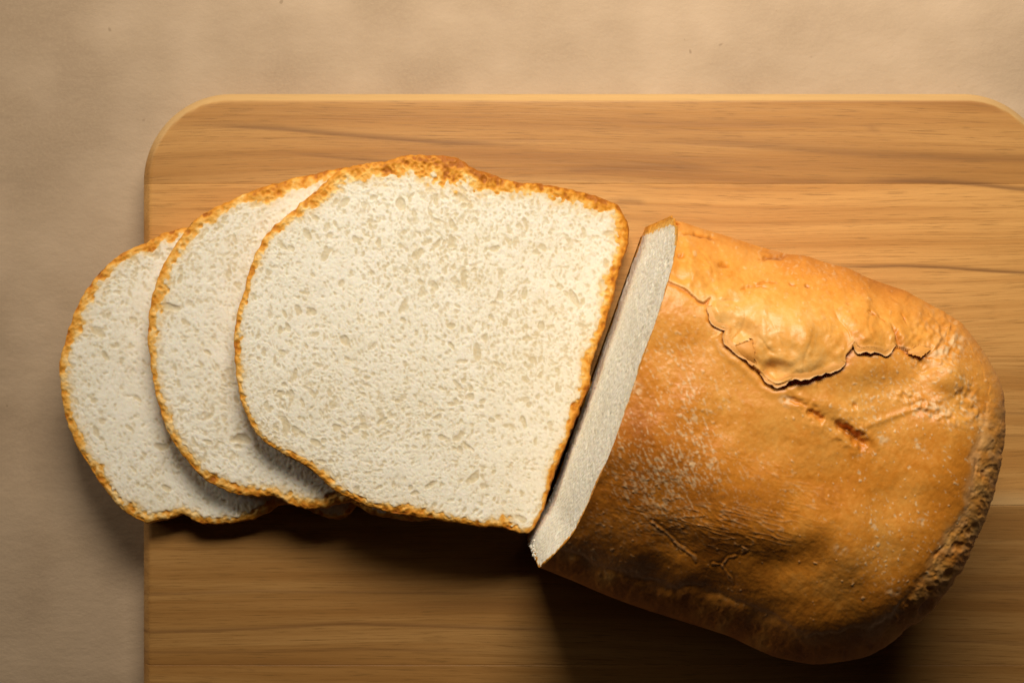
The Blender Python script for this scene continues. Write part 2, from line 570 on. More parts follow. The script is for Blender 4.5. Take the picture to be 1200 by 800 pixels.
def crust_relief(R, seed):
    g = np.random.default_rng(seed)
    f = np.zeros((R.h, R.w))
    area = R.w * R.h * R.step ** 2
    n = int(0.07 * area)
    for x, y in zip(g.uniform(R.x0, R.x0 + R.w * R.step, n), g.uniform(R.y0, R.y0 + R.h * R.step, n)):
        r = 0.9 + 2.9 * g.random() ** 2.6
        R.pore(f, x, y, r * g.uniform(1, 1.7), r, g.uniform(0, 3.14), r * g.uniform(0.5, 0.95))
    return f

def outline_field(R, out):
    """signed distance inside a closed outline (x,y,...) and index of the nearest outline point"""
    tang = np.roll(out[:, :2], -1, 0) - np.roll(out[:, :2], 1, 0)
    nor = np.stack([-tang[:, 1], tang[:, 0]], 1)
    a = np.sum(out[:, 0] * np.roll(out[:, 1], -1) - np.roll(out[:, 0], -1) * out[:, 1])
    if a < 0:
        nor = -nor
    nor /= np.linalg.norm(nor, axis=1)[:, None]
    X = R.X.ravel(); Y = R.Y.ravel()
    D = np.empty(len(X)); I = np.empty(len(X), int)
    for s in range(0, len(X), 8000):
        dx = X[s:s + 8000, None] - out[None, :, 0]; dy = Y[s:s + 8000, None] - out[None, :, 1]
        q = dx * dx + dy * dy
        i = q.argmin(1); r = np.arange(len(i))
        sg = dx[r, i] * nor[i, 0] + dy[r, i] * nor[i, 1]
        e = np.sqrt(q[r, i])
        D[s:s + 8000] = np.where(e < 9, sg, e * np.where(sg >= 0, 1, -1)); I[s:s + 8000] = i
    return D.reshape(R.h, R.w), I.reshape(R.h, R.w)

def coons(out, corners, n, m):
    """grid between four stretches of a closed outline; corners = NW, NE, SE, SW points (outline runs NW > NE > SE > SW)"""
    idx = [int(np.argmin((out[:, 0] - c[0]) ** 2 + (out[:, 1] - c[1]) ** 2)) for c in corners]
    N = len(out)
    def run(i, j, k):
        if j <= i:
            j += N
        t = np.linspace(i, j, k)
        a = np.floor(t).astype(int); f = (t - a)[:, None]
        return out[a % N] * (1 - f) + out[(a + 1) % N] * f
    top = run(idx[0], idx[1], m); right = run(idx[1], idx[2], n)
    bot = run(idx[2], idx[3], m)[::-1]; left = run(idx[3], idx[0], n)[::-1]
    u = np.linspace(0, 1, m)[None, :, None]; v = np.linspace(0, 1, n)[:, None, None]
    P = ((1 - v) * top[None] + v * bot[None] + (1 - u) * left[:, None] + u * right[:, None]
         - ((1 - u) * (1 - v) * top[0] + u * (1 - v) * top[-1] + (1 - u) * v * bot[0] + u * v * bot[-1]))
    return P

# ------------------------------------------------------------------ bread slices
# outline points run clockwise in the photograph: x, y, crust thickness, bake
OUT_A = [(346,244,9,.45),(356,234,10,.5),(368,225,11,.5),(384,211,14,.5),(400,198,18,.55),(420,192,17,.6),(451,189,17,.7),(478,182,19,.8),(501,182,21,.8),(535,185,23,.85),(552,194,22,.85),(582,204,18,.85),(606,212,17,.85),(636,214,15,.85),(670,222,15,.8),(704,231,13,.8),(724,240,11,.8),(734,258,11,.75),(737,278,11,.75),(729,305,11,.7),(721,339,11,.65),(711,369,10,.6),(700,403,10,.6),(692,430,9,.6),(689,456,9,.65),(677,486,8,.65),(659,531,7,.65),(641,585,6,.65),(630,611,5,.5),(621,624,5,.45),(610,625,6,.5),(584,617,8,.6),(557,616,9,.7),(520,610,9,.65),(475,604,10,.55),(445,597,9,.55),(419,587,8,.5),(400,579,8,.5),(376,562,8,.5),(352,543,8,.5),(330,532,8,.55),(310,519,8,.5),(295,503,8,.45),(283,478,8,.45),(277,448,9,.45),(273,418,9,.5),(275,382,9,.5),(283,346,9,.5),(292,316,9,.5),(304,289,9,.5),(322,265,9,.45)]
OUT_B = [(208,283,11,.5),(222,263,12,.5),(238,250,12,.55),(268,235,12,.55),(304,218,12,.6),(340,208,13,.6),(378,200,14,.7),(410,195,14,.75),(450,194,14,.75),(500,200,14,.75),(560,212,13,.8),(612,230,11,.8),(622,258,10,.75),(616,300,10,.7),(600,355,9,.65),(580,420,9,.6),(560,485,8,.6),(535,560,7,.6),(515,600,6,.5),(495,611,7,.5),(460,607,8,.6),(430,600,8,.6),(412,590,8,.55),(394,592,8,.5),(376,598,8,.55),(350,597,9,.55),(332,590,9,.5),(318,583,8,.5),(302,583,9,.55),(280,580,10,.5),(262,574,10,.5),(244,566,9,.5),(228,553,9,.45),(212,534,9,.45),(196,508,9,.45),(184,472,10,.45),(176,436,10,.45),(172,400,11,.45),(175,364,11,.45),(184,328,11,.45),(196,302,11,.5)]
OUT_C = [(112,322,12,.5),(124,310,12,.5),(137,299,12,.5),(152,291,12,.55),(167,285,12,.55),(190,274,12,.55),(217,266,12,.6),(260,250,12,.65),(300,240,12,.7),(350,236,12,.7),(420,238,12,.7),(470,246,12,.7),(508,256,10,.7),(520,280,10,.7),(512,320,9,.65),(495,380,9,.6),(475,440,8,.6),(450,510,7,.55),(425,575,7,.5),(405,606,6,.5),(380,606,7,.5),(350,594,8,.5),(328,593,8,.5),(310,604,8,.55),(280,612,9,.55),(244,615,9,.5),(226,611,8,.5),(214,604,7,.5),(205,606,8,.5),(194,610,9,.5),(172,613,12,.35),(151,604,13,.4),(130,583,12,.45),(118,567,11,.45),(106,549,11,.45),(94,532,11,.45),(85,514,12,.45),(77,494,12,.45),(73,474,12,.45),(70,436,12,.45),(73,402,12,.45),(82,371,12,.5),(94,346,12,.5)]

def build_slice(label, pts, corners, zface, thick, seed, step, flow, holes=()):
    out = catmull(pts, True, 1400)
    nrm = np.roll(out[:, :2], -1, 0) - np.roll(out[:, :2], 1, 0)
    nrm = np.stack([nrm[:, 1], -nrm[:, 0]], 1); nrm /= np.linalg.norm(nrm, axis=1)[:, None]
    rag = 0.8 * ring_noise(1400, 16, seed) + 0.45 * ring_noise(1400, 2.2, seed + 1)
    out[:, :2] += nrm * rag[:, None]
    x0, y0 = out[:, :2].min(0) - 12; x1, y1 = out[:, :2].max(0) + 12
    Rd = Raster(x0, y0, x1, y1, 2.5)
    D, I = outline_field(Rd, out[::2])
    bx, by = x1 - x0, y1 - y0
    n = int((by - 24) / step); m = int((bx - 24) / step)
    G = coons(out[:, :2], corners, n, m)
    X, Y = G[..., 0], G[..., 1]
    R = Raster(x0, y0, x1, y1, 0.55)
    f = crumb_relief(R, seed + 3, flow)
    for (hx, hy, rx, ry, a, dp) in holes:
        R.pore(f, hx, hy, rx, ry, math.radians(a), dp)
    f = foam(R, f, seed)
    skin_shade_r = np.clip(0.9 * sstep(-R.blur(f, 0.3), 0.6, 3.2) + 0.12 * R.noise(1.0, 1.0, 0, seed + 13) + 0.03 * R.noise(16, 16, 0, seed + 14), 0, 1)  # follows pore depth: skin colour and painted pore shade together
    f = R.blur(f, 0.35) + 0.25 * R.noise(0.8, 0.8, 0, seed + 4) + 0.45 * R.noise(7, 7, 0, seed + 5) + 0.9 * R.noise(24, 24, 0, seed + 6)
    fc = R.blur(crust_relief(R, seed + 7), 0.5) + 0.4 * R.noise(1.2, 1.2, 0, seed + 8) + 0.5 * R.noise(4, 4, 0, seed + 9)
    wob = R.noise(5, 5, 0, seed + 10) * 0.13 + R.noise(1.6, 1.6, 0, seed + 11) * 0.12
    d = np.maximum(Rd.sample(D, X, Y), 0)
    d[0] = 0; d[-1] = 0; d[:, 0] = 0; d[:, -1] = 0
    T = Rd.blur((out[:, 2] * np.clip(1.05 + 0.20 * ring_noise(1400, 14, seed + 60), 0.8, 1.7))[::2][I], 3); B = Rd.blur(out[::2, 3][I], 4)
    c = d / np.maximum(Rd.sample(T, X, Y), 2) + R.sample(wob, X, Y)
    crumb_h = R.sample(f, X, Y); crust_h = R.sample(fc, X, Y)
    w = sstep(c, 0.75, 1.25)
    re = 6.0
    dd = np.clip(d, 0, re)
    drop = re - np.sqrt(np.maximum(re * re - (re - dd) ** 2, 0))
    fade = sstep(d, 0, 3.0)
    h = (0.27 * (crumb_h + 1.2) * w + (0.55 * crust_h - 0.4) * (1 - w)) * fade - drop
    base_z = zface(X, Y)
    z = base_z + h * U
    wx, wy = to_world(X, Y, base_z)
    # colour of the crust: pale inside, browned at the rim, darker where the crust is thick
    bk = Rd.sample(B, X, Y)
    bake = bk * (1.25 - 0.95 * np.clip(c, 0, 1)) + 0.10 * R.sample(R.noise(3, 3, 0, seed + 12), X, Y) - 0.15 * np.minimum(crust_h + 0.7, 0) - 0.03 + 0.08 * (bk - 0.5)
    bake_crumb = 0.75 * np.exp(-np.maximum(c - 1, 0) * 3.2)
    root = thing('bread_slice', label, 'bread slice', group='fanned bread slices')
    top = np.stack([wx, wy, z], -1).reshape(-1, 3)
    loop = np.concatenate([np.arange(m), np.arange(1, n) * m + m - 1, (n - 1) * m + np.arange(m - 2, -1, -1), np.arange(n - 2, 0, -1) * m])
    lx, ly = wx.ravel()[loop], wy.ravel()[loop]
    L = len(loop)
    tx = np.roll(lx, -1) - np.roll(lx, 1); ty = np.roll(ly, -1) - np.roll(ly, 1)
    ln = np.hypot(tx, ty) + 1e-12
    ox, oy = -ty / ln, tx / ln                       # outward for a loop that runs clockwise in the photograph
    ar = np.sum(lx * np.roll(ly, -1) - np.roll(lx, -1) * ly)
    if ar > 0:
        ox, oy = -ox, -oy
    ox = np.convolve(np.r_[ox[-6:], ox, ox[:6]], np.ones(13) / 13, 'valid'); oy = np.convolve(np.r_[oy[-6:], oy, oy[:6]], np.ones(13) / 13, 'valid')
    lz = base_z.ravel()[loop]
    rings = []
    nz = 9
    for r in range(1, nz + 1):
        t = r / nz
        hh = lz - 6 * U - (thick - 6 * U) * t
        bul = (0.5 * math.sin(math.pi * min(t, 1)) - 2.5 * max(t - 0.85, 0) / 0.15) * U
        rg = (0.35 * ring_noise(L, 9, seed + 20 + r) + 0.25 * ring_noise(L, 2.5, seed + 40 + r)) * U
        rings.append(np.stack([lx + ox * (bul + rg), ly + oy * (bul + rg), hh], -1))
    cx, cy = lx.mean(), ly.mean()
    caps = []
    for s in (0.9, 0.6, 0.3, 0.02):
        qx, qy = cx + (lx - cx) * s, cy + (ly - cy) * s
        ppx, ppy = to_px(qx, qy, lz)
        caps.append(np.stack([qx, qy, zface(ppx, ppy) - thick], -1))
    ver = np.concatenate([top] + rings + caps)
    tq = grid_quads(n, m)
    cell = c[:-1, :-1] + c[1:, :-1] + c[1:, 1:] + c[:-1, 1:]
    is_crust = (cell.ravel() / 4) < 1.0
    side, under = [], []
    prev = loop
    for r in range(nz + 4):
        cur = n * m + r * L + np.arange(L)
        qq = np.stack([prev, cur, np.roll(cur, -1), np.roll(prev, -1)], -1)[:, ::-1]
        (side if r < nz else under).append(qq)
        prev = cur
    pad = (nz + 4) * L
    bake_loop = np.clip(bk.ravel()[loop] * 0.85, 0, 1)
    bake_all = np.concatenate([np.clip(bake, 0, 1).ravel(), np.tile(bake_loop, nz + 4)])
    bake_c = np.concatenate([bake_crumb.ravel(), np.zeros(pad)])
    skin_shade_c = np.concatenate([R.sample(skin_shade_r, X, Y).ravel(), np.full(pad, 0.3)])
    link_mesh('crumb', ver, np.concatenate([tq[~is_crust]] + under), M_CRUMB, root, {'bake': bake_c, 'skin_shade': skin_shade_c})
    link_mesh('crust', ver, np.concatenate([tq[is_crust]] + side), M_SCRUST, root, {'bake': bake_all})
    return root

TH = 0.0096
zc = lambda x, y: 0.0099 - 0.000004 * np.maximum(170 - x, 0) + 0 * y
zb = lambda x, y: 0.0202 - 0.0050 * (np.maximum(x - 515, 0) / 100) ** 2 + 0 * y
za = lambda x, y: 0.0305 - 0.0203 * sstep(x, 520, 790) + 0 * y
FL = lambda x, y: 0.0
build_slice('lowest bread slice, its left edge overhanging the board, mostly covered', OUT_C, [(118,316),(514,262),(408,606),(140,596)], zc, TH, 300, 1.15, lambda x, y: 1.2)
build_slice('middle bread slice, lying between the uppermost and the lowest slice', OUT_B, [(222,263),(618,240),(508,606),(236,560)], zb, TH, 200, 1.1, lambda x, y: 1.1)
HOLES = [(513,283,8,3.2,-50,4),(491,297,7,3.6,-60,4),(542,328,9,3,85,4.5),(586,345,8,4.2,75,4.5),(617,343,8,3.6,100,5),(634,382,7,4.5,110,5),(500,283,5,3,-45,3),(496,342,7,4,-40,3),(471,375,4,3,0,3.5),(530,381,5,3.5,0,4),(565,394,4,4,0,3.5),(581,290,5,4,0,3.5),(548,520,9,3,40,4),(465,470,4,3,0,3.5),(545,445,3.5,3.5,0,4),(566,470,4,3,0,3.5),(340,462,4,6,0,4),(353,509,5,3,30,4),(383,300,9,5,-50,3),(440,232,7,4,0,3),(404,238,8,5,-20,4)]
build_slice('uppermost bread slice, its whole cut face showing, right beside the loaf', OUT_A, [(352,238),(730,250),(622,622),(345,540)], za, TH, 100, 0.78, lambda x, y: 0.95 if x < 520 else 0.5, HOLES)

# ------------------------------------------------------------------ the cut loaf
N_UP = np.array([0.943, 0.332])       # loaf axis in the photograph's directions (x right, y down)
T_AX = np.array([-0.332, 0.943])      # along the cut
LOAF_OUT = [(784,260),(800,263),(822,270),(850,278),(875,286),(900,293),(925,300),(947,305),(985,315),(1022,327),(1052,337),(1082,350),(1102,361),(1120,374),(1138,391),(1154,411),(1165,430),(1173,452),(1177,475),(1178,497),(1175,515),(1168,545),(1160,576),(1150,604),(1140,630),(1126,659),(1110,687),(1100,705),(1090,720),(1072,739),(1050,755),(1026,768),(1000,775),(975,778),(950,779),(925,774),(900,766),(875,755),(850,743),(800,727),(750,711),(712,697),(675,681),(655,673),(640,667)]
Z_W = 0.055
SLANT = 0.048

def loaf_plane(v, Zp):
    """point of the cut plane: v along the cut, Zp height, all in board pixels from the image centre"""
    off = 103 + SLANT * Zp
    return N_UP[0] * off + T_AX[0] * v, N_UP[1] * off + T_AX[1] * v

CRACK = [(786,330),(795,334),(804,338),(809,343),(814,347),(819,352),(825,354),(830,350),(834,347),(831,353),(829,360),(831,367),(833,374),(838,381),(845,384),(851,386),(849,394),(851,401),(855,406),(862,412),(870,417),(877,423),(882,429),(885,432),(892,438),(899,446),(907,451),(914,450),(921,447),(930,442),(945,441),(960,438),(974,434),(986,430),(990,425),(989,418),(996,411),(999,403),(1002,408),(1007,411),(1018,410),(1030,411),(1037,414),(1044,409),(1050,404),(1058,405),(1066,408),(1078,412),(1090,414)]
CRACK_H = [(0,0.6),(0.08,1.6),(0.15,1.8),(0.24,2.4),(0.30,3.6),(0.36,2.6),(0.42,4.0),(0.50,7.0),(0.56,7.5),(0.62,4.5),(0.68,2.0),(0.74,3.6),(0.80,4.4),(0.86,2.2),(0.92,2.6),(1,0.4)]

def loaf_fields():
    R = Raster(590, 225, 1215, 815, 0.7)
    X, Y = R.X, R.Y
    D = 3.2 * R.noise(48, 48, 0, 501) + 1.3 * R.noise(17, 17, 0, 502)
    flour = np.zeros_like(X); dark = np.zeros_like(X)
    # raised, torn bubble of crust
    cd, cp = seg_dist(X, Y, CRACK)
    up = in_poly(X, Y, CRACK + [(1110,400),(1120,340),(1000,270),(880,255),(790,250),(770,320)])
    hh = np.interp(cp, [a for a, b in CRACK_H], [b for a, b in CRACK_H])
    L = 46 + 30 * np.sin(cp * math.pi)
    rise = np.where(up, hh * np.exp(-(cd / L) ** 1.5), 0)
    D += np.where(up, R.blur(rise, 5) / np.maximum(R.blur(up.astype(float), 5), 0.02), 0)
    jag = R.noise(2.2, 2.2, 0, 503) * 0.8
    D -= np.where(~up, (0.6 + 0.40 * hh) * np.exp(-((cd + jag) / (3.2 + 0.3 * hh)) ** 2), 0)
    D += np.where(~up, 1.2 * np.exp(-((cd - 10) / 5) ** 2), 0) * (cp > 0.25) * (cp < 0.6)
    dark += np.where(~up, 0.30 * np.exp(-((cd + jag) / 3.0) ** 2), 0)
    flour += 0.30 * np.where(up, np.exp(-(cd / 2.2) ** 2), 0)
    def bumpf(x, y, rx, ry, a, h, pw=1.0):
        c, s = math.cos(math.radians(a)), math.sin(math.radians(a))
        dx, dy = X - x, Y - y
        q = ((dx * c + dy * s) / rx) ** 2 + ((-dx * s + dy * c) / ry) ** 2
        return h * np.exp(-q ** pw)
    D += np.where(up, bumpf(936, 400, 38, 30, 10, 9.0, 1.2), 0)
    D += np.where(up, bumpf(1022, 388, 34, 24, 15, 4.5, 1.3), 0)
    D -= np.where(up, bumpf(868, 388, 14, 13, 20, 4.5), 0)
    D += np.where(up, bumpf(891, 385, 6, 40, 4, 2.6), 0)
    D -= np.where(up, bumpf(908, 434, 13, 10, 0, 6.0, 1.5), 0)
    flour += np.where(up, bumpf(891, 378, 4.0, 32, 5, 0.40), 0) * (R.noise(1.5, 1.5, 0, 504) > -0.2)
    D += np.where(up, sstep(cd, 2, 10) * np.exp(-(cd / 60) ** 2), 0) * (1.2 * R.noise(9, 6, 70, 505) - 0.8 * np.exp(-(R.noise(14, 8, 75, 507) / 0.22) ** 2) + 0.3 * R.noise(3, 3, 0, 506))
    # secondary little cracks
    def slit(pts, w, dep, dk=0.25, lip=0.0, jit=0.5, seed=0):
        nonlocal D, dark
        d, p = seg_dist(X, Y, pts)
        d = np.abs(d + jit * R.noise(2.0, 2.0, 0, 600 + seed))
        tap = np.sqrt(np.clip(4 * p * (1 - p), 0.02, 1))
        D = D - dep * tap * np.exp(-(d / w) ** 2)
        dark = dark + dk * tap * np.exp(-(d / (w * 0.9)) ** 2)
        if lip:
            D = D + lip * tap * np.exp(-((d - 2.6 * w) / (1.3 * w)) ** 2)
    slit([(800,274),(815,272),(830,276),(842,277)], 1.5, 2.4, 0.45, 0.4, 0.5, 1)
    slit([(843,304),(850,305),(858,305)], 2.6, 2.6, 0.30, 0.3, 0.4, 2)
    slit([(795,298),(803,296)], 2.6, 2.2, 0.2, 0.0, 0.4, 3)
    slit([(890,298),(900,297),(914,299),(925,299)], 1.7, 2.2, 0.35, 0.3, 0.6, 4)
    slit([(868,338),(880,334),(892,333),(903,339)], 1.6, 1.8, 0.15, 0.5, 0.5, 5)
    slit([(884,331),(900,328),(915,331)], 1.2, 1.2, 0.2, 0.3, 0.5, 6)
    slit([(924,333),(932,337)], 1.8, 2.0, 0.3, 0.0, 0.4, 7)
    slit([(942,337),(949,339)], 1.6, 2.0, 0.3, 0.0, 0.4, 8)
    slit([(1014,369),(1020,369),(1030,373),(1039,380)], 1.2, 1.6, 0.3, 0.2, 0.8, 9)
    slit([(1045,384),(1050,393),(1054,402),(1064,407)], 3.0, 3.5, 0.3, 0.6, 1.0, 10)
    slit([(1056,368),(1060,374),(1064,380)], 1.1, 1.4, 0.3, 0.0, 0.4, 11)
    slit([(988,357),(995,360)], 1.2, 1.4, 0.2, 0.0, 0.5, 12)
    # long gouges
    slit([(943,481),(950,484),(957,489),(966,491)], 4.2, 4.8, 0.14, 0.9, 1.1, 13)
    slit([(976,495),(988,501),(1000,510),(1008,516),(1017,524)], 4.6, 6.5, 0.16, 1.6, 1.2, 14)
    slit([(918,466),(930,470),(945,476)], 3.0, 2.0, 0.1, 0.8, 1.0, 15)
    slit([(998,474),(1004,475)], 3.0, 2.2, 0.2, 0.4, 0.5, 16)
    D += bumpf(985, 480, 34, 8, 25, 2.4)
    D += bumpf(1000, 500, 24, 5, 33, 2.0)
    # ridge and folds of dough
    D += bumpf(1060, 483, 70, 3.5, -20, 1.3)
    D -= bumpf(1040, 450, 60, 16, -8, 2.5)
    D += bumpf(1112, 440, 22, 17, 30, 8.0, 1.4)
    patch = bumpf(1098, 395, 34, 40, 30, 1.0, 2) + bumpf(1090, 478, 44, 12, 25, 1.0, 2) + bumpf(1140, 470, 16, 30, -20, 0.8, 2)
    D += patch * (0.7 * R.noise(2.0, 2.0, 0, 508) + 0.5 * R.noise(4.5, 3, 60, 509))
    flour += 0.55 * patch * sstep(R.noise(1.8, 1.4, 60, 514), 0.1, 1.5)
    D -= bumpf(1085, 428, 17, 10, 40, 3.5)
    D += bumpf(860, 620, 90, 24, 6, 1.6)
    D -= bumpf(880, 655, 80, 18, 8, 1.2)
    D -= bumpf(1030, 600, 30, 60, 30, 3.0)
    D += bumpf(965, 610, 60, 26, -15, 3.5)
    # wrinkles of the lower part
    wr = np.abs(R.noise(10, 1.7, 12, 510)); wr2 = np.abs(R.noise(7, 1.4, 40, 511))
    zone = bumpf(850, 590, 130, 62, 8, 1.0, 2) * sstep(R.noise(30, 20, 10, 512), -0.7, 0.6)
    D += zone * (0.45 * np.exp(-(wr / 0.30) ** 2) + 0.30 * np.exp(-(wr2 / 0.28) ** 2))
    flour += zone * 0.38 * np.exp(-(wr / 0.22) ** 2) * (R.noise(3, 3, 0, 513) > 0)
    for k, (pts) in enumerate([[(763,612),(772,620),(784,632),(792,642),(797,652)],[(790,640),(800,648),(812,655),(815,662)],[(835,664),(846,666),(852,657),(862,653)],[(846,668),(852,676),(859,688)],[(870,640),(876,644),(870,648)]]):
        d, p = seg_dist(X, Y, pts)
        d = d + 0.6 * R.noise(2, 2, 0, 520 + k)
        D += 0.45 * np.exp(-(d / 1.1) ** 2) - 0.4 * np.exp(-((d - 3) / 1.6) ** 2)
        flour += 0.38 * np.exp(-(d / 1.0) ** 2) * (0.4 + 0.6 * (R.noise(2.5, 2.5, 0, 590 + k) > -0.3))
    # flour: fine diagonal streaks, specks, patches
    st = 0.75 * R.noise(3.0, 0.8, 62, 530) + 0.65 * R.noise(1.0, 0.8, 30, 538); st2 = 0.8 * R.noise(2.0, 0.8, 40, 531) + 0.6 * R.noise(0.8, 0.8, 0, 539)
    reg = R.noise(26, 26, 0, 532)
    zoneL = bumpf(775, 500, 100, 135, -20, 1.0, 2.0)
    zoneR = bumpf(1060, 560, 110, 120, 0, 1.0, 2.0)
    flour += zoneL * 0.62 * sstep(st + 0.45 * reg, 0.8, 2.0)
    flour += 0.55 * sstep(st2 + 0.45 * reg, 1.25, 2.4) * (0.35 + zoneR + 0.4 * zoneL)
    sp = R.noise(1.25, 1.25, 0, 533)
    flour += 0.8 * sstep(sp + 0.35 * reg, 1.9, 2.7) * (0.5 + zoneR)
    for (x, y, r) in [(1078,524,7),(1088,533,4),(1073,515,3),(1035,515,8),(1004,532,7),(1078,610,6),(745,455,9),(690,545,7),(708,615,5),(920,470,9),(1100,475,16),(1110,400,20),(985,640,8),(1046,690,9)]:
        flour += bumpf(x, y, r, r * 0.8, 20, 0.6, 2) * sstep(R.noise(1.6, 1.6, 0, int(540 + x + y)), -0.6, 0.9)
    D += 0.16 * sp * sstep(flour, 0.1, 0.5)
    D += 0.05 * R.noise(1.0, 1.0, 0, 536) + 0.07 * st * zoneL + 0.12 * R.noise(3, 3, 0, 537)
    flap = np.where(up, sstep(cd, 0, 3) * np.exp(-(cd / 75) ** 2), 0) * sstep(cp, 0.1, 0.25)
    flour = flour * (1 - 0.75 * flap)
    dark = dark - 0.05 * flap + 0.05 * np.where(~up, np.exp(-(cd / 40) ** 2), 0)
    return R, D, np.clip(flour, 0, 0.85), dark

def build_loaf():
    # outline at the height where the wall turns into the dome, in board pixels from the image centre
    op = catmull([(x, y) for x, y in LOAF_OUT], False, 900)
    r = np.hypot(op[:, 0] - 600, op[:, 1] - 400)
    zu = Z_W + 0.0115 * (r / 578) ** 2 * sstep(op[:, 0], 800, 1100)
    k = (HC - zu) / HC
    O = np.stack([(op[:, 0] - 600) * k, (op[:, 1] - 400) * k], 1)
    Zw = Z_W / U
    O[0] = loaf_plane(-178, Zw); O[-1] = loaf_plane(212, Zw)
    # smooth the two ends onto the plane
    n0 = O[0]; n1 = O[-1]
    ext = [O[0] - N_UP * s for s in np.linspace(220, 2, 110)]
    ext2 = [O[-1] - N_UP * s for s in np.linspace(2, 220, 110)]
    poly = np.concatenate([ext, O, ext2])
    poly_c = np.concatenate([poly, [poly[-1] * (1 - t) + poly[0] * t for t in np.linspace(0, 1, 40)[1:-1]]])
    Rd = Raster(poly[:, 0].min() - 10, poly[:, 1].min() - 10, poly[:, 0].max() + 10, poly[:, 1].max() + 10, 3.0)
    Df = outline_field(Rd, poly)[0]
    # nearest point of the open polyline: sign is harmless inside
    # closed outline for the grid: N side, far end, S side, cut
    iNE = int(np.argmin((op[:, 0] - 1120) ** 2 + (op[:, 1] - 374) ** 2))
    iSE = int(np.argmin((op[:, 0] - 1040) ** 2 + (op[:, 1] - 761) ** 2))
    nu, nv = 620, 640
    tu = np.linspace(0, 1, nu); tu = 0.55 * tu + 0.45 * (1 - (1 - tu) ** 2.2)
    tv = np.linspace(0, 1, nv); tv = 0.55 * tv + 0.45 * (0.5 - 0.5 * np.cos(np.pi * tv))
    def along(seg, t):
        s = np.concatenate([[0], np.cumsum(np.hypot(*np.diff(seg, axis=0).T))]); s /= s[-1]
        return np.stack([np.interp(t, s, seg[:, 0]), np.interp(t, s, seg[:, 1])], 1)
    top = along(O[:iNE + 1], tu); far = along(O[iNE:iSE + 1], tv); bot = along(O[iSE:][::-1], tu)
    torn = lambda v_: 9.0 * sstep(v_, 150, 205)
    cut = np.stack([n0 + (n1 - n0) * t - N_UP * torn(t * 390 - 178) for t in tv])
    u = tu[None, :, None]; v = tv[:, None, None]
    P = ((1 - v) * top[None] + v * bot[None] + (1 - u) * cut[:, None] + u * far[:, None]
         - ((1 - u) * (1 - v) * top[0] + u * (1 - v) * top[-1] + (1 - u) * v * bot[0] + u * v * bot[-1]))
    d = np.maximum(Rd.sample(Df, P[..., 0], P[..., 1]), 0)
    d[0] = 0; d[-1] = 0; d[:, -1] = 0
    U2 = np.repeat(tu[None], nv, 0)
    H = 0.048 + 0.002 * U2
    RR, pw = 178.0, 1.8
    vco = P[..., 0] * T_AX[0] + P[..., 1] * T_AX[1]
    fS = (1 - (1 - np.clip(d / RR, 0, 1)) ** pw) ** (1 / pw)
    fN = (1 - (1 - np.clip(d / 130.0, 0, 1)) ** 2.4) ** (1 / 2.4)
    wN = 1 - sstep(vco, -110, 60)
    fE = (1 - (1 - np.clip(d / 112.0, 0, 1)) ** 2.2) ** (1 / 2.2)
    wE = sstep(U2, 0.45, 0.95) * (1 - sstep(vco, 60, 190))
    f_ = fS * (1 - wN) + fN * wN
    z = Z_W + H * (f_ * (1 - wE) + fE * wE)
    sh = SLANT * (z - Z_W) / U * (1 - U2)
    Bx = P[..., 0] + N_UP[0] * sh; By = P[..., 1] + N_UP[1] * sh
    base = np.stack([Bx * U, -By * U, z], -1)
    # normals of the smooth shape
    gu = np.gradient(base, axis=1); gv = np.gradient(base, axis=0)
    nr = np.cross(gv, gu)
    nr /= np.linalg.norm(nr, axis=-1, keepdims=True) + 1e-12
    nr[nr[..., 2] < 0] *= -1
    ed = sstep(d, 0, 2.0)
    ppx, ppy = to_px(base[..., 0], base[..., 1], base[..., 2])
    R, D, flour, dark = loaf_fields()
    # rough band of torn crust along the lower edge (where the tin ended), measured from the silhouette
    Rs = Raster(590, 225, 1215, 815, 3.0)
    ds = Rs.sample(seg_dist(Rs.X, Rs.Y, LOAF_OUT)[0], ppx, ppy)
    bw = np.interp(ppx, [640, 700, 780, 850, 960, 1050, 1100, 1140, 1180], [26, 24, 26, 38, 38, 32, 30, 31, 31])
    south = sstep(ppy, 455, 520)
    bw = bw * south + 8.0 * (1 - south)
    g = np.random.default_rng(77)
    pit = np.zeros((R.h, R.w))
    for _ in range(9000):
        x, y = g.uniform(600, 1200), g.uniform(240, 800)
        rr = 1.0 + 2.8 * g.random() ** 3
        R.pore(pit, x, y, rr * g.uniform(1, 1.8), rr, g.uniform(0, 3.14), rr * g.uniform(0.5, 1.0))
    for (x, y, a, b, an, dp) in [(1138,548,13,6,-75,7),(1131,545,7,5,0,6),(1086,712,13,6,-55,8),(1066,738,10,4,-35,5),(938,757,7,8,0,4),(958,760,3,8,0,4),(990,764,3,7,0,3.5),(862,731,6,4,10,4),(835,726,5,3,10,4),(815,715,7,3,15,3),(880,736,5,4,0,4),(700,665,5,3,20,3),(720,672,6,3,20,3),(1110,672,8,5,-60,4),(1125,640,6,4,-60,4)]:
        R.pore(pit, x, y, a, b, math.radians(an), dp)
    pit = R.blur(pit, 0.5) + 0.8 * R.noise(3.0, 3.0, 0, 560) + 0.35 * R.noise(1.3, 1.3, 0, 561)
    edge_wob = R.sample(R.noise(9, 9, 0, 562), ppx, ppy) * 2.5 + R.sample(R.noise(3, 3, 0, 563), ppx, ppy) * 1.2
    rim = (1 - sstep(ds + edge_wob, bw * np.where(ppx > 1050, 0.78, 0.5), bw * np.where(ppx > 1050, 1.02, 1.1))) * (0.25 + 0.75 * south)
    groove = np.exp(-((ds + edge_wob - bw * 0.98) / 4.5) ** 2) * south
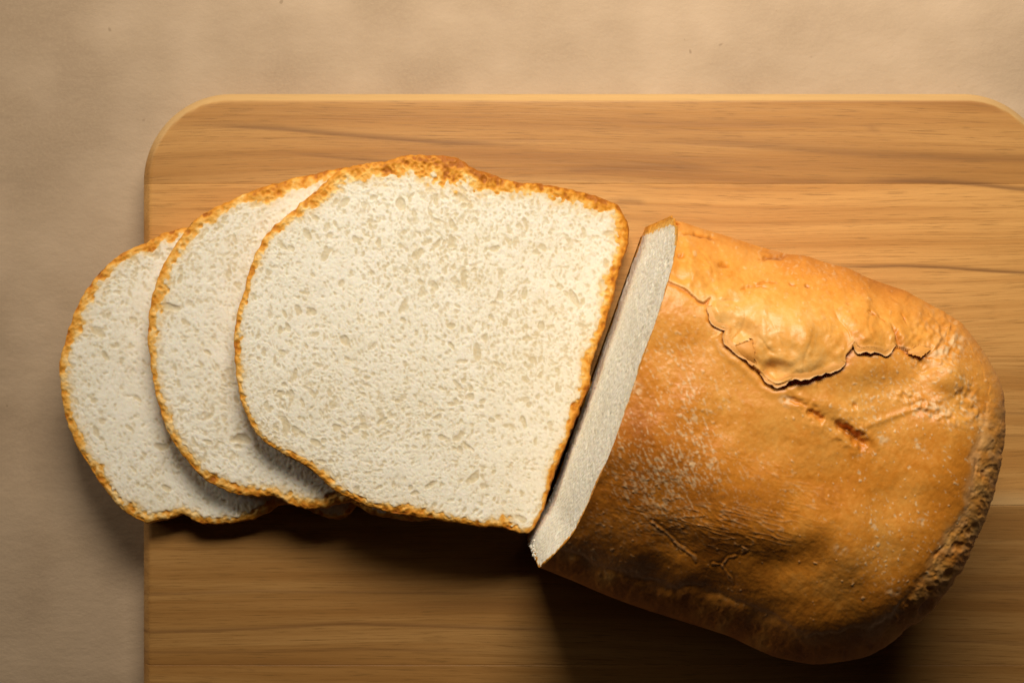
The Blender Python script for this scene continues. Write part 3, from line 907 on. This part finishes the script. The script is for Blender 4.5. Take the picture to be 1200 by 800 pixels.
    disp = R.sample(D, ppx, ppy) * (1 - 0.5 * rim) + rim * ((0.24 + 0.16 * sstep(ppx, 1000, 1090)) * R.sample(pit, ppx, ppy) * sstep(d, 1, 8) + 0.1) - 0.8 * groove
    pos = base + nr * (disp * U * ed)[..., None]
    # browning, plus light falloff put into the colour: pale north, browner south
    bake = 0.34 + 0.30 * sstep(ppy - 0.25 * (ppx - 800), 320, 640) + 0.07 * R.sample(R.noise(45, 45, 0, 570), ppx, ppy) + R.sample(dark, ppx, ppy)
    bake += 0.025 * R.sample(R.noise(3, 1.6, 60, 571), ppx, ppy) + 0.04 * R.sample(R.noise(13, 13, 0, 573), ppx, ppy)
    bake += 0.16 * np.exp(-(d / 16) ** 2) * (1 - south)
    pit_s = R.sample(pit, ppx, ppy)
    bake = bake * (1 - rim) + rim * (0.50 - 0.10 * sstep(ppx, 1040, 1110) + 0.10 * R.sample(R.noise(7, 7, 0, 572), ppx, ppy) - 0.05 * np.minimum(pit_s + 1, 0)) - 0.06 * groove
    # strips where the crust meets the cut
    fl = R.sample(flour, ppx, ppy) * (1 - rim) + (0.05 + 0.25 * sstep(ppx, 1060, 1120)) * groove + 0.22 * rim * sstep(ppx, 1040, 1110) * sstep(R.sample(R.noise(3, 3, 0, 574), ppx, ppy), -0.4, 1.2)
    rough = np.clip(rim + 0.4 * fl, 0, 1)
    # wall below
    loop = np.concatenate([np.arange(nu), np.arange(1, nv) * nu + nu - 1, (nv - 1) * nu + np.arange(nu - 2, -1, -1)])   # N, far, S (open at the cut)
    V = pos.reshape(-1, 3); L = len(loop)
    lb = base.reshape(-1, 3)[loop]
    lu = U2.ravel()[loop]
    rings = []
    nz = 16
    tg = np.gradient(lb[:, :2], axis=0); tl = np.linalg.norm(tg, axis=1)[:, None] + 1e-12
    on = np.stack([-tg[:, 1], tg[:, 0]], 1) / tl
    mid = lb[:, :2].mean(0)
    on[((lb[:, :2] - mid) * on).sum(1) < 0] *= -1
    for q in range(1, nz + 1):
        t = q / nz
        zz = Z_W * (1 - t)
        shift = -SLANT * (Z_W * t) / U * (1 - lu)
        rg = (0.5 * ring_noise(L, 14, 800 + q) - 1.5) * U * min(t * 3, 1)
        rg = rg - 7 * U * max(t - 0.9, 0) / 0.1
        ring = lb.copy()
        ring[:, 0] += N_UP[0] * shift * U + on[:, 0] * rg
        ring[:, 1] += -N_UP[1] * shift * U + on[:, 1] * rg
        ring[:, 2] = zz
        rings.append(ring)
    # cut face: columns under the profile, from the base up
    nk = 230
    prof = base[:, 0, :]
    prof_top = pos[:, 0, :]
    vv = tv * (212 + 178) - 178
    tk = np.linspace(0, 1, nk)
    zt = prof[:, 2]
    Zc = zt[:, None] * tk[None]
    off = 103 + SLANT * Zc / U
    off = off - torn(vv)[:, None]
    Fx = (N_UP[0] * off + T_AX[0] * vv[:, None]) * U
    Fy = -(N_UP[1] * off + T_AX[1] * vv[:, None]) * U
    top_fix = (tk[None] ** 6)[..., None]
    F = np.stack([Fx, Fy, Zc], -1)
    F = F + (prof_top - F[:, -1])[:, None] * top_fix
    Rc = Raster(-200, -10, 235, 420, 0.7)
    cr = 0.7 * Rc.blur(foam(Rc, crumb_relief(Rc, 900, lambda x, y: 0.3), 900), 0.5) + 0.35 * Rc.noise(0.9, 0.9, 0, 901) + 0.9 * Rc.noise(12, 12, 0, 902) + 1.3 * Rc.noise(35, 35, 0, 903)
    VV = vv[:, None] + 0 * Zc; ZZ = Zc / U
    skin_shade_f = np.clip(sstep(-cr, 0.9, 3.2) * 0.25 + 0.1 * Rc.noise(1, 1, 0, 907), 0, 1)
    hf = 0.40 * Rc.sample(cr, VV, ZZ) + 0.8
    # distance to the face's border
    pd = np.minimum(np.minimum(VV + 178, 212 - VV), np.minimum((zt[:, None] - Zc) / U * 0.75, ZZ))
    fade = sstep(pd, -0.5, 1.6)
    nface = np.array([-N_UP[0], N_UP[1], 0.0])
    F = F + nface * (hf * U * fade)[..., None]
    hf = hf + 3.2 * Rc.sample(Rc.noise(2.6, 2.6, 0, 908), VV, ZZ) * (1 - sstep(pd, 3, 12))
    wob = Rc.sample(Rc.noise(4, 4, 0, 905), VV, ZZ) * 0.9 + Rc.sample(Rc.noise(1.6, 1.6, 0, 906), VV, ZZ) * 0.8
    side_t = np.where(VV < -120, 9.0, 5.5)
    low = (ZZ < 14)
    ct = np.where(low & (VV > 120), 10.0, np.where(VV < -140, 12.0, 3.5))
    cc = (pd + wob) / ct
    off_f = nu * nv + nz * L
    root = thing('bread_loaf', 'uncut half of a golden brown white loaf with a torn crust bubble on top', 'bread loaf')
    ver = np.concatenate([V] + rings + [F.reshape(-1, 3)])
    nF = nv * nk
    fq = grid_quads(nv, nk, off_f)
    cell = (cc[:-1, :-1] + cc[1:, :-1] + cc[1:, 1:] + cc[:-1, 1:]).ravel() / 4
    cm = cell < 1
    cq = [grid_quads(nv, nu)]
    prev = loop
    for q in range(nz):
        cur = nu * nv + q * L + np.arange(L)
        cq.append(np.stack([prev[:-1], cur[:-1], cur[1:], prev[1:]], -1)[:, ::-1])
        prev = cur
    # underside
    last = prev
    h2 = L // 2
    a = np.arange(h2 - 1)
    cq.append(np.stack([last[a], last[a + 1], last[L - 2 - a], last[L - 1 - a]], -1))
    wall_b = np.tile(0.50 + 0.05 * ring_noise(L, 20, 870), nz)
    bake_v = np.concatenate([np.clip(bake, 0, 1).ravel(), wall_b, np.clip(0.20 + 0.35 * (1 - np.clip(cc, 0, 1)), 0, 1).ravel()])
    fl_v = np.concatenate([fl.ravel(), np.zeros(nz * L + nF)])
    ro_v = np.concatenate([rough.ravel(), np.full(nz * L + nF, 0.9)])
    link_mesh('crust', ver, np.concatenate(cq), M_LCRUST, root, {'bake': bake_v, 'flour': fl_v, 'rough': ro_v})
    bk = np.concatenate([np.zeros(nu * nv + nz * L), (0.35 * np.exp(-np.maximum(cc - 1, 0) * 2.5)).ravel()])
    sk = np.concatenate([np.zeros(nu * nv + nz * L), Rc.sample(skin_shade_f, VV, ZZ).ravel()])
    link_mesh('crumb', ver, fq[~cm][:, ::-1], M_CRUMB, root, {'bake': bk, 'skin_shade': sk})
    sb = np.clip(0.25 + 0.45 * (1 - np.clip(cc, 0, 1)), 0, 1)
    link_mesh('cut_crust', ver, fq[cm][:, ::-1], M_SCRUST, root, {'bake': np.concatenate([np.zeros(nu * nv + nz * L), sb.ravel()])})

    # ragged bits of torn crumb hanging on the edges of the cut
    import bmesh
    bm = bmesh.new(); bmesh.ops.create_icosphere(bm, subdivisions=2, radius=1.0)
    sv = np.array([v.co[:] for v in bm.verts]); sf = np.array([[v.index for v in f.verts] for f in bm.faces]); bm.free()
    rg = np.random.default_rng(61)
    bv, bf = [], []
    def bit(i, k, rad):
        p = F[int(np.clip(i, 2, nv - 3)), int(np.clip(k, 2, nk - 3))]
        sc = rad * U * rg.uniform(0.6, 1.3, 3)
        lump = sv * (1 + 0.28 * rg.standard_normal(len(sv)))[:, None] * sc + p + nface * rg.uniform(-0.7, 0.1) * rad * U
        lump[:, 2] = np.maximum(lump[:, 2], 0.0003)
        bf.append(sf + len(sv) * len(bv)); bv.append(lump)
    for _ in range(70):
        bit(nv * (1 - abs(rg.normal(0, 0.02))), rg.uniform(0.03, 0.75) * nk, rg.uniform(0.8, 1.9))   # lower corner
    for _ in range(24):
        bit(rg.uniform(0.5, 0.97) * nv, abs(rg.normal(0, 10)) + 6, rg.uniform(0.8, 1.5))             # along the base
    tv_ = np.concatenate(bv); rr_ = np.random.default_rng(62).uniform(0, 0.35, len(bv))
    o = link_mesh('torn_crumb', tv_, np.zeros((0, 4)), M_CRUMB, root, {'bake': np.repeat(rr_, len(sv)) * 0.8, 'skin_shade': np.zeros(len(tv_))}, tris=np.concatenate(bf))
    o['kind'] = 'stuff'

    # height of the finished crust over the photograph's pixels
    Rz = Raster(590, 225, 1215, 815, 2.0)
    qx, qy = to_px(pos[..., 0], pos[..., 1], pos[..., 2])
    jx = np.clip(((qx - Rz.x0) / 2 + 0.5).astype(int), 0, Rz.w - 1).ravel(); jy = np.clip(((qy - Rz.y0) / 2 + 0.5).astype(int), 0, Rz.h - 1).ravel()
    key = jy * Rz.w + jx
    cnt = np.bincount(key, minlength=Rz.w * Rz.h).reshape(Rz.h, Rz.w).astype(float)
    smz = np.bincount(key, weights=pos[..., 2].ravel(), minlength=Rz.w * Rz.h).reshape(Rz.h, Rz.w)
    zmap = np.where(cnt > 0, smz / np.maximum(cnt, 1), Rz.blur(smz, 4) / np.maximum(Rz.blur(cnt, 4), 1e-3))
    bk_r = lambda x, y: np.clip(0.31 + 0.30 * sstep(y - 0.25 * (x - 800), 320, 640), 0, 1)  # same gradient as the crust, painted light falloff included

    def sheet(name, q, zz, thick, bake_a, flour_a):
        """a thin curved piece of crust from a grid of photo pixels and heights"""
        n, m = zz.shape
        x, y = to_world(q[..., 0], q[..., 1], zz)
        up = np.stack([x, y, zz], -1).reshape(-1, 3); dn = up.copy(); dn[:, 2] -= (thick * U).ravel() if hasattr(thick, 'ravel') else thick * U
        lp = np.concatenate([np.arange(m), np.arange(1, n) * m + m - 1, (n - 1) * m + np.arange(m - 2, -1, -1), np.arange(n - 2, 0, -1) * m])
        qs = [grid_quads(n, m), grid_quads(n, m, n * m)[:, ::-1], np.stack([lp, lp + n * m, np.roll(lp, -1) + n * m, np.roll(lp, -1)], -1)]
        return link_mesh(name, np.concatenate([up, dn]), np.concatenate(qs), M_LCRUST, root,
                         {'bake': np.tile(bake_a.ravel(), 2), 'flour': np.tile(flour_a.ravel(), 2), 'rough': np.full(2 * n * m, 0.4)})

    # overhanging lip along the torn edge of the bubble
    cr = np.array(CRACK, float)
    sa = np.concatenate([[0], np.cumsum(np.hypot(*np.diff(cr, axis=0).T))])
    for (s0, s1, wmax, sd) in [(0.17, 0.40, 2.6, 1), (0.43, 0.70, 3.6, 2), (0.745, 0.90, 4.0, 3)]:
        t = np.linspace(s0, s1, int((s1 - s0) * 420))
        cx_, cy_ = np.interp(t * sa[-1], sa, cr[:, 0]), np.interp(t * sa[-1], sa, cr[:, 1])
        ker = np.ones(13) / 13
        pad = lambda v: np.convolve(np.r_[[v[0]] * 6, v, [v[-1]] * 6], ker, 'valid')
        tx_, ty_ = np.gradient(pad(cx_)), np.gradient(pad(cy_))
        l_ = np.hypot(tx_, ty_) + 1e-9
        nx_, ny_ = -ty_ / l_, tx_ / l_
        rg = np.random.default_rng(40 + sd)
        K = len(t)
        jag = np.interp(np.arange(K), np.arange(0, K + 5, 5), rg.uniform(0.0, 1.3, len(np.arange(0, K + 5, 5)))) + rg.normal(0, 0.06, K)
        jag = np.maximum(jag, 0.02)
        tap = np.sqrt(np.clip(np.sin(np.linspace(0, math.pi, K)), 0, 1))
        wS = wmax * jag * tap + 0.3
        rows = np.linspace(-9, 1, 16)
        offs = np.where(rows[:, None] < 0, rows[:, None], rows[:, None] * wS[None])
        q = np.stack([cx_[None] + nx_[None] * offs, cy_[None] + ny_[None] * offs], -1)
        ztop = Rz.sample(zmap, cx_ - nx_ * 4.0, cy_ - ny_ * 4.0)
        ztop = np.convolve(np.r_[[ztop[0]] * 4, ztop, [ztop[-1]] * 4], np.ones(9) / 9, 'valid')
        zs = Rz.sample(zmap, q[..., 0], q[..., 1])
        w_ = sstep(offs, -9, -2)
        curl = np.interp(np.arange(K), np.arange(0, K + 14, 14), rg.uniform(-0.8, 1.0, len(np.arange(0, K + 14, 14))))
        zz = (zs - 0.35 * U) * (1 - w_) + (ztop + 0.25 * U) * w_ + (curl[None] * np.maximum(offs, 0) * 0.35) * U * tap[None]
        sheet('crust_lip', q, zz, 0.5, bk_r(q[..., 0], q[..., 1]) + 0.02 + 0 * zz, 0.08 + 0.60 * sstep(offs / np.maximum(wS, .5)[None], 0.3, 1.0))

    def flake(pts, lift, curl, seed, bk0):
        """four corners in photo pixels, their heights over the crust below, and a bow"""
        n, m = 12, 14
        a, b, c, e = [np.array(p, float) for p in pts]
        uu = np.linspace(0, 1, m)[None, :, None]; tt = np.linspace(0, 1, n)[:, None, None]
        q = (1 - tt) * ((1 - uu) * a + uu * b) + tt * ((1 - uu) * e + uu * c)
        U_, T_ = uu[..., 0], tt[..., 0]
        lf = (1 - T_) * ((1 - U_) * lift[0] + U_ * lift[1]) + T_ * ((1 - U_) * lift[3] + U_ * lift[2])
        lf = lf + curl * np.sin(T_ * math.pi) * np.sin((0.15 + 0.7 * U_) * math.pi)
        rg = np.random.default_rng(seed)
        jit = rg.normal(0, 0.9, (n, m, 2)); jit[1:-1, 1:-1] *= 0.2
        q = q + jit
        z4 = Rz.sample(Rz.blur(zmap, 5), q[..., 0], q[..., 1])
        zz = z4 + (lf + rg.normal(0, 0.12, (n, m))) * U
        sheet('crust_flake', q, zz, 0.8, np.full((n, m), bk0), np.full((n, m), 0.05))
    flake([(855,406),(882,397),(886,426),(883,427)], (0.8, 3.6, 1.5, 1.0), 1.5, 1, 0.44)
    flake([(1062,412),(1077,404),(1092,408),(1080,419)], (2.0, 1.0, 2.5, 5.0), 1.5, 4, 0.40)
    return root
build_loaf()
